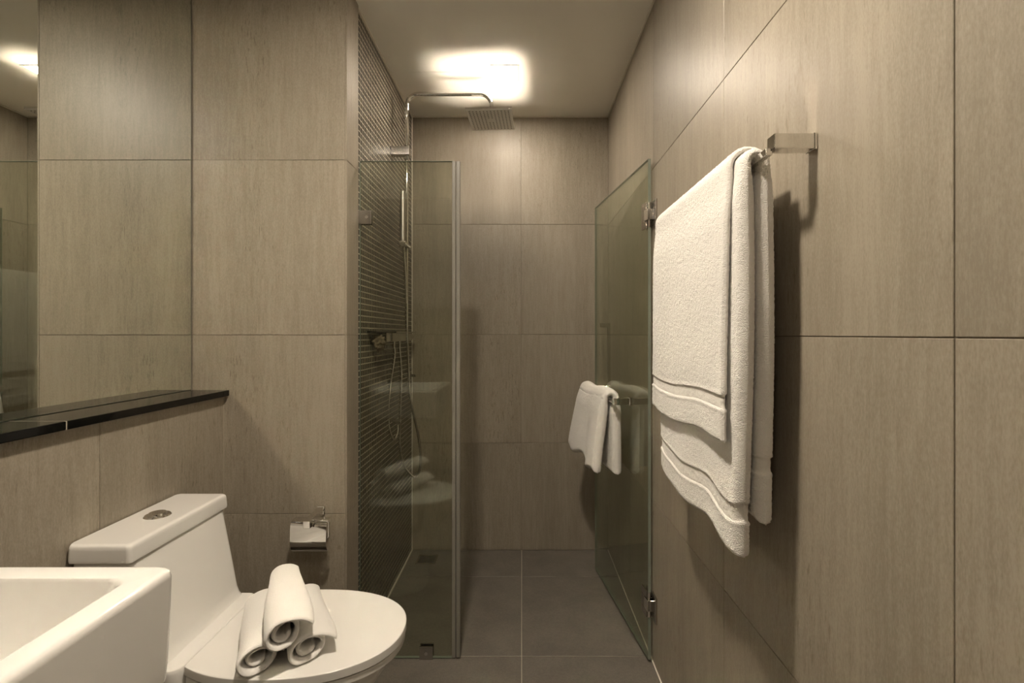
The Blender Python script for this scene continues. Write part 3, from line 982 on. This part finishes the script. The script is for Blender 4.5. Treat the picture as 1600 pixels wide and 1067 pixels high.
mx_ = thing('shower_mixer', 'flat chrome shower mixer bar on the mosaic wall', 'shower mixer', (-0.58, 2.33, 1.15))
obj('body', bx(XM + 0.0015, -0.573, 2.08, 2.57, 1.156, 1.1962, bev=0.003, seg=2), M['chrome'], mx_, 'auto')
obj('top_shelf', bx(XM + 0.0015, -0.568, 1.915, 2.60, 1.1965, 1.203, bev=0.0015), M['black_stone'], mx_, 'auto', label='dark glossy shelf top')
obj('front_rail', tube(bmesh.new(), [(-0.566, 2.20, 1.1995), (-0.566, 2.40, 1.1995), (-0.566, 2.60, 1.1995)], 0.0038, 10), M['chrome'], mx_, 'auto')
kb = cyl(bmesh.new(), (-0.587, 2.57, 1.177), (-0.587, 2.612, 1.177), 0.014, 0.014, 24, bev=0.003)
obj('knob', kb, M['chrome'], mx_, 'auto')
for yy in (2.245, 2.345):
    obj('outlet', cyl(bmesh.new(), (-0.586, yy, 1.158), (-0.586, yy, 1.136), 0.009, 0.008, 16, bev=0.001), M['chrome'], mx_, 'auto')

sp = bmesh.new()
bmesh.ops.create_icosphere(sp, subdivisions=4, radius=1.0)
for v in sp.verts:
    n_ = mnoise.noise(v.co * 2.6 + Vector((3, 1, 7))) * 0.55 + mnoise.noise(v.co * 6.5) * 0.28
    q = v.co * (1 + n_)
    v.co = Vector((-0.578 + q.x * 0.018, 1.985 + q.y * 0.046, 1.155 + q.z * 0.030))
spo = obj('bath_sponge', sp, M['sponge'], None, True)
tag(spo, 'crumpled beige bath sponge hanging under the dark shelf on mosaic wall', 'sponge')

# hand shower hose and feed hose
d = 2.30
pts = [(HX + 0.004, HY - 0.002, 1.60)] + [eye(*p) for p in ((634, 440, 2.27), (636, 520, 2.29), (639.4, 601, 2.32), (644, 637, 2.34), (653, 677, 2.37), (657.2, 711, 2.38),
        (656, 733, 2.38), (648.5, 745, 2.37), (638, 737, 2.36), (630.5, 724.5, 2.35), (625.5, 700, 2.345), (625, 655, 2.345), (627, 587, 2.345))] + [Vector((-0.586, 2.345, 1.137))]
o = obj('shower_hose', tube(bmesh.new(), spline(pts, 420), 0.0062, 10, ribs=0.07), M['chrome'], None, True)
tag(o, 'long ribbed chrome hose looping down from the hand shower', 'hose')
pts = [Vector((-0.586, 2.245, 1.137))] + [eye(*p) for p in ((616.5, 555, 2.245), (610, 599, 2.24), (606.3, 645, 2.235), (609, 673, 2.24), (616, 686, 2.26), (621, 676, 2.29))]
pts += [Vector((-0.582, 2.30, 0.765))]
o = obj('feed_hose', tube(bmesh.new(), spline(pts, 240), 0.0058, 10, ribs=0.07), M['chrome'], None, True)
tag(o, 'short chrome feed hose curling between mixer and wall valve', 'hose')
vl = thing('stop_valve', 'small chrome stop valve low on the mosaic wall', 'valve', (-0.59, 2.30, 0.765))
obj('body', cyl(bmesh.new(), (XM, 2.30, 0.780), (-0.572, 2.30, 0.780), 0.010, bev=0.002), M['chrome'], vl, 'auto')
obj('handle', bx(-0.574, -0.566, 2.294, 2.306, 0.770, 0.792, bev=0.002), M['chrome'], vl, 'auto')
sv_ = thing('corner_valve', 'small chrome valve in the corner under the mixer', 'valve', (-0.59, 2.62, 0.96))
obj('rosette', cyl(bmesh.new(), (XM, 2.62, 0.968), (-0.598, 2.62, 0.968), 0.022, bev=0.002), M['chrome'], sv_, 'auto')
obj('lever', cyl(bmesh.new(), (-0.599, 2.62, 0.968), (-0.565, 2.62, 0.968), 0.008, bev=0.002), M['chrome'], sv_, 'auto')

# floor drain
fd = thing('floor_drain', 'square steel drain in the shower floor in the back left corner', 'drain', (-0.50, 2.585, 0))
f = bmesh.new()
for a in ((-0.552, -0.448, 2.533, 2.543), (-0.552, -0.448, 2.627, 2.637), (-0.552, -0.542, 2.543, 2.627), (-0.458, -0.448, 2.543, 2.627)):
    box(f, *a, 0.0002, 0.003, bev=0.0006)
obj('frame', f, M['steel'], fd)
obj('grate', bx(-0.541, -0.459, 2.544, 2.626, 0.0002, 0.0016), M['black'], fd)
for k in range(6):
    y = 2.552 + k * 0.0132
    obj('grate_slat', bx(-0.541, -0.459, y, y + 0.005, 0.0014, 0.0027), M['steel'], fd)
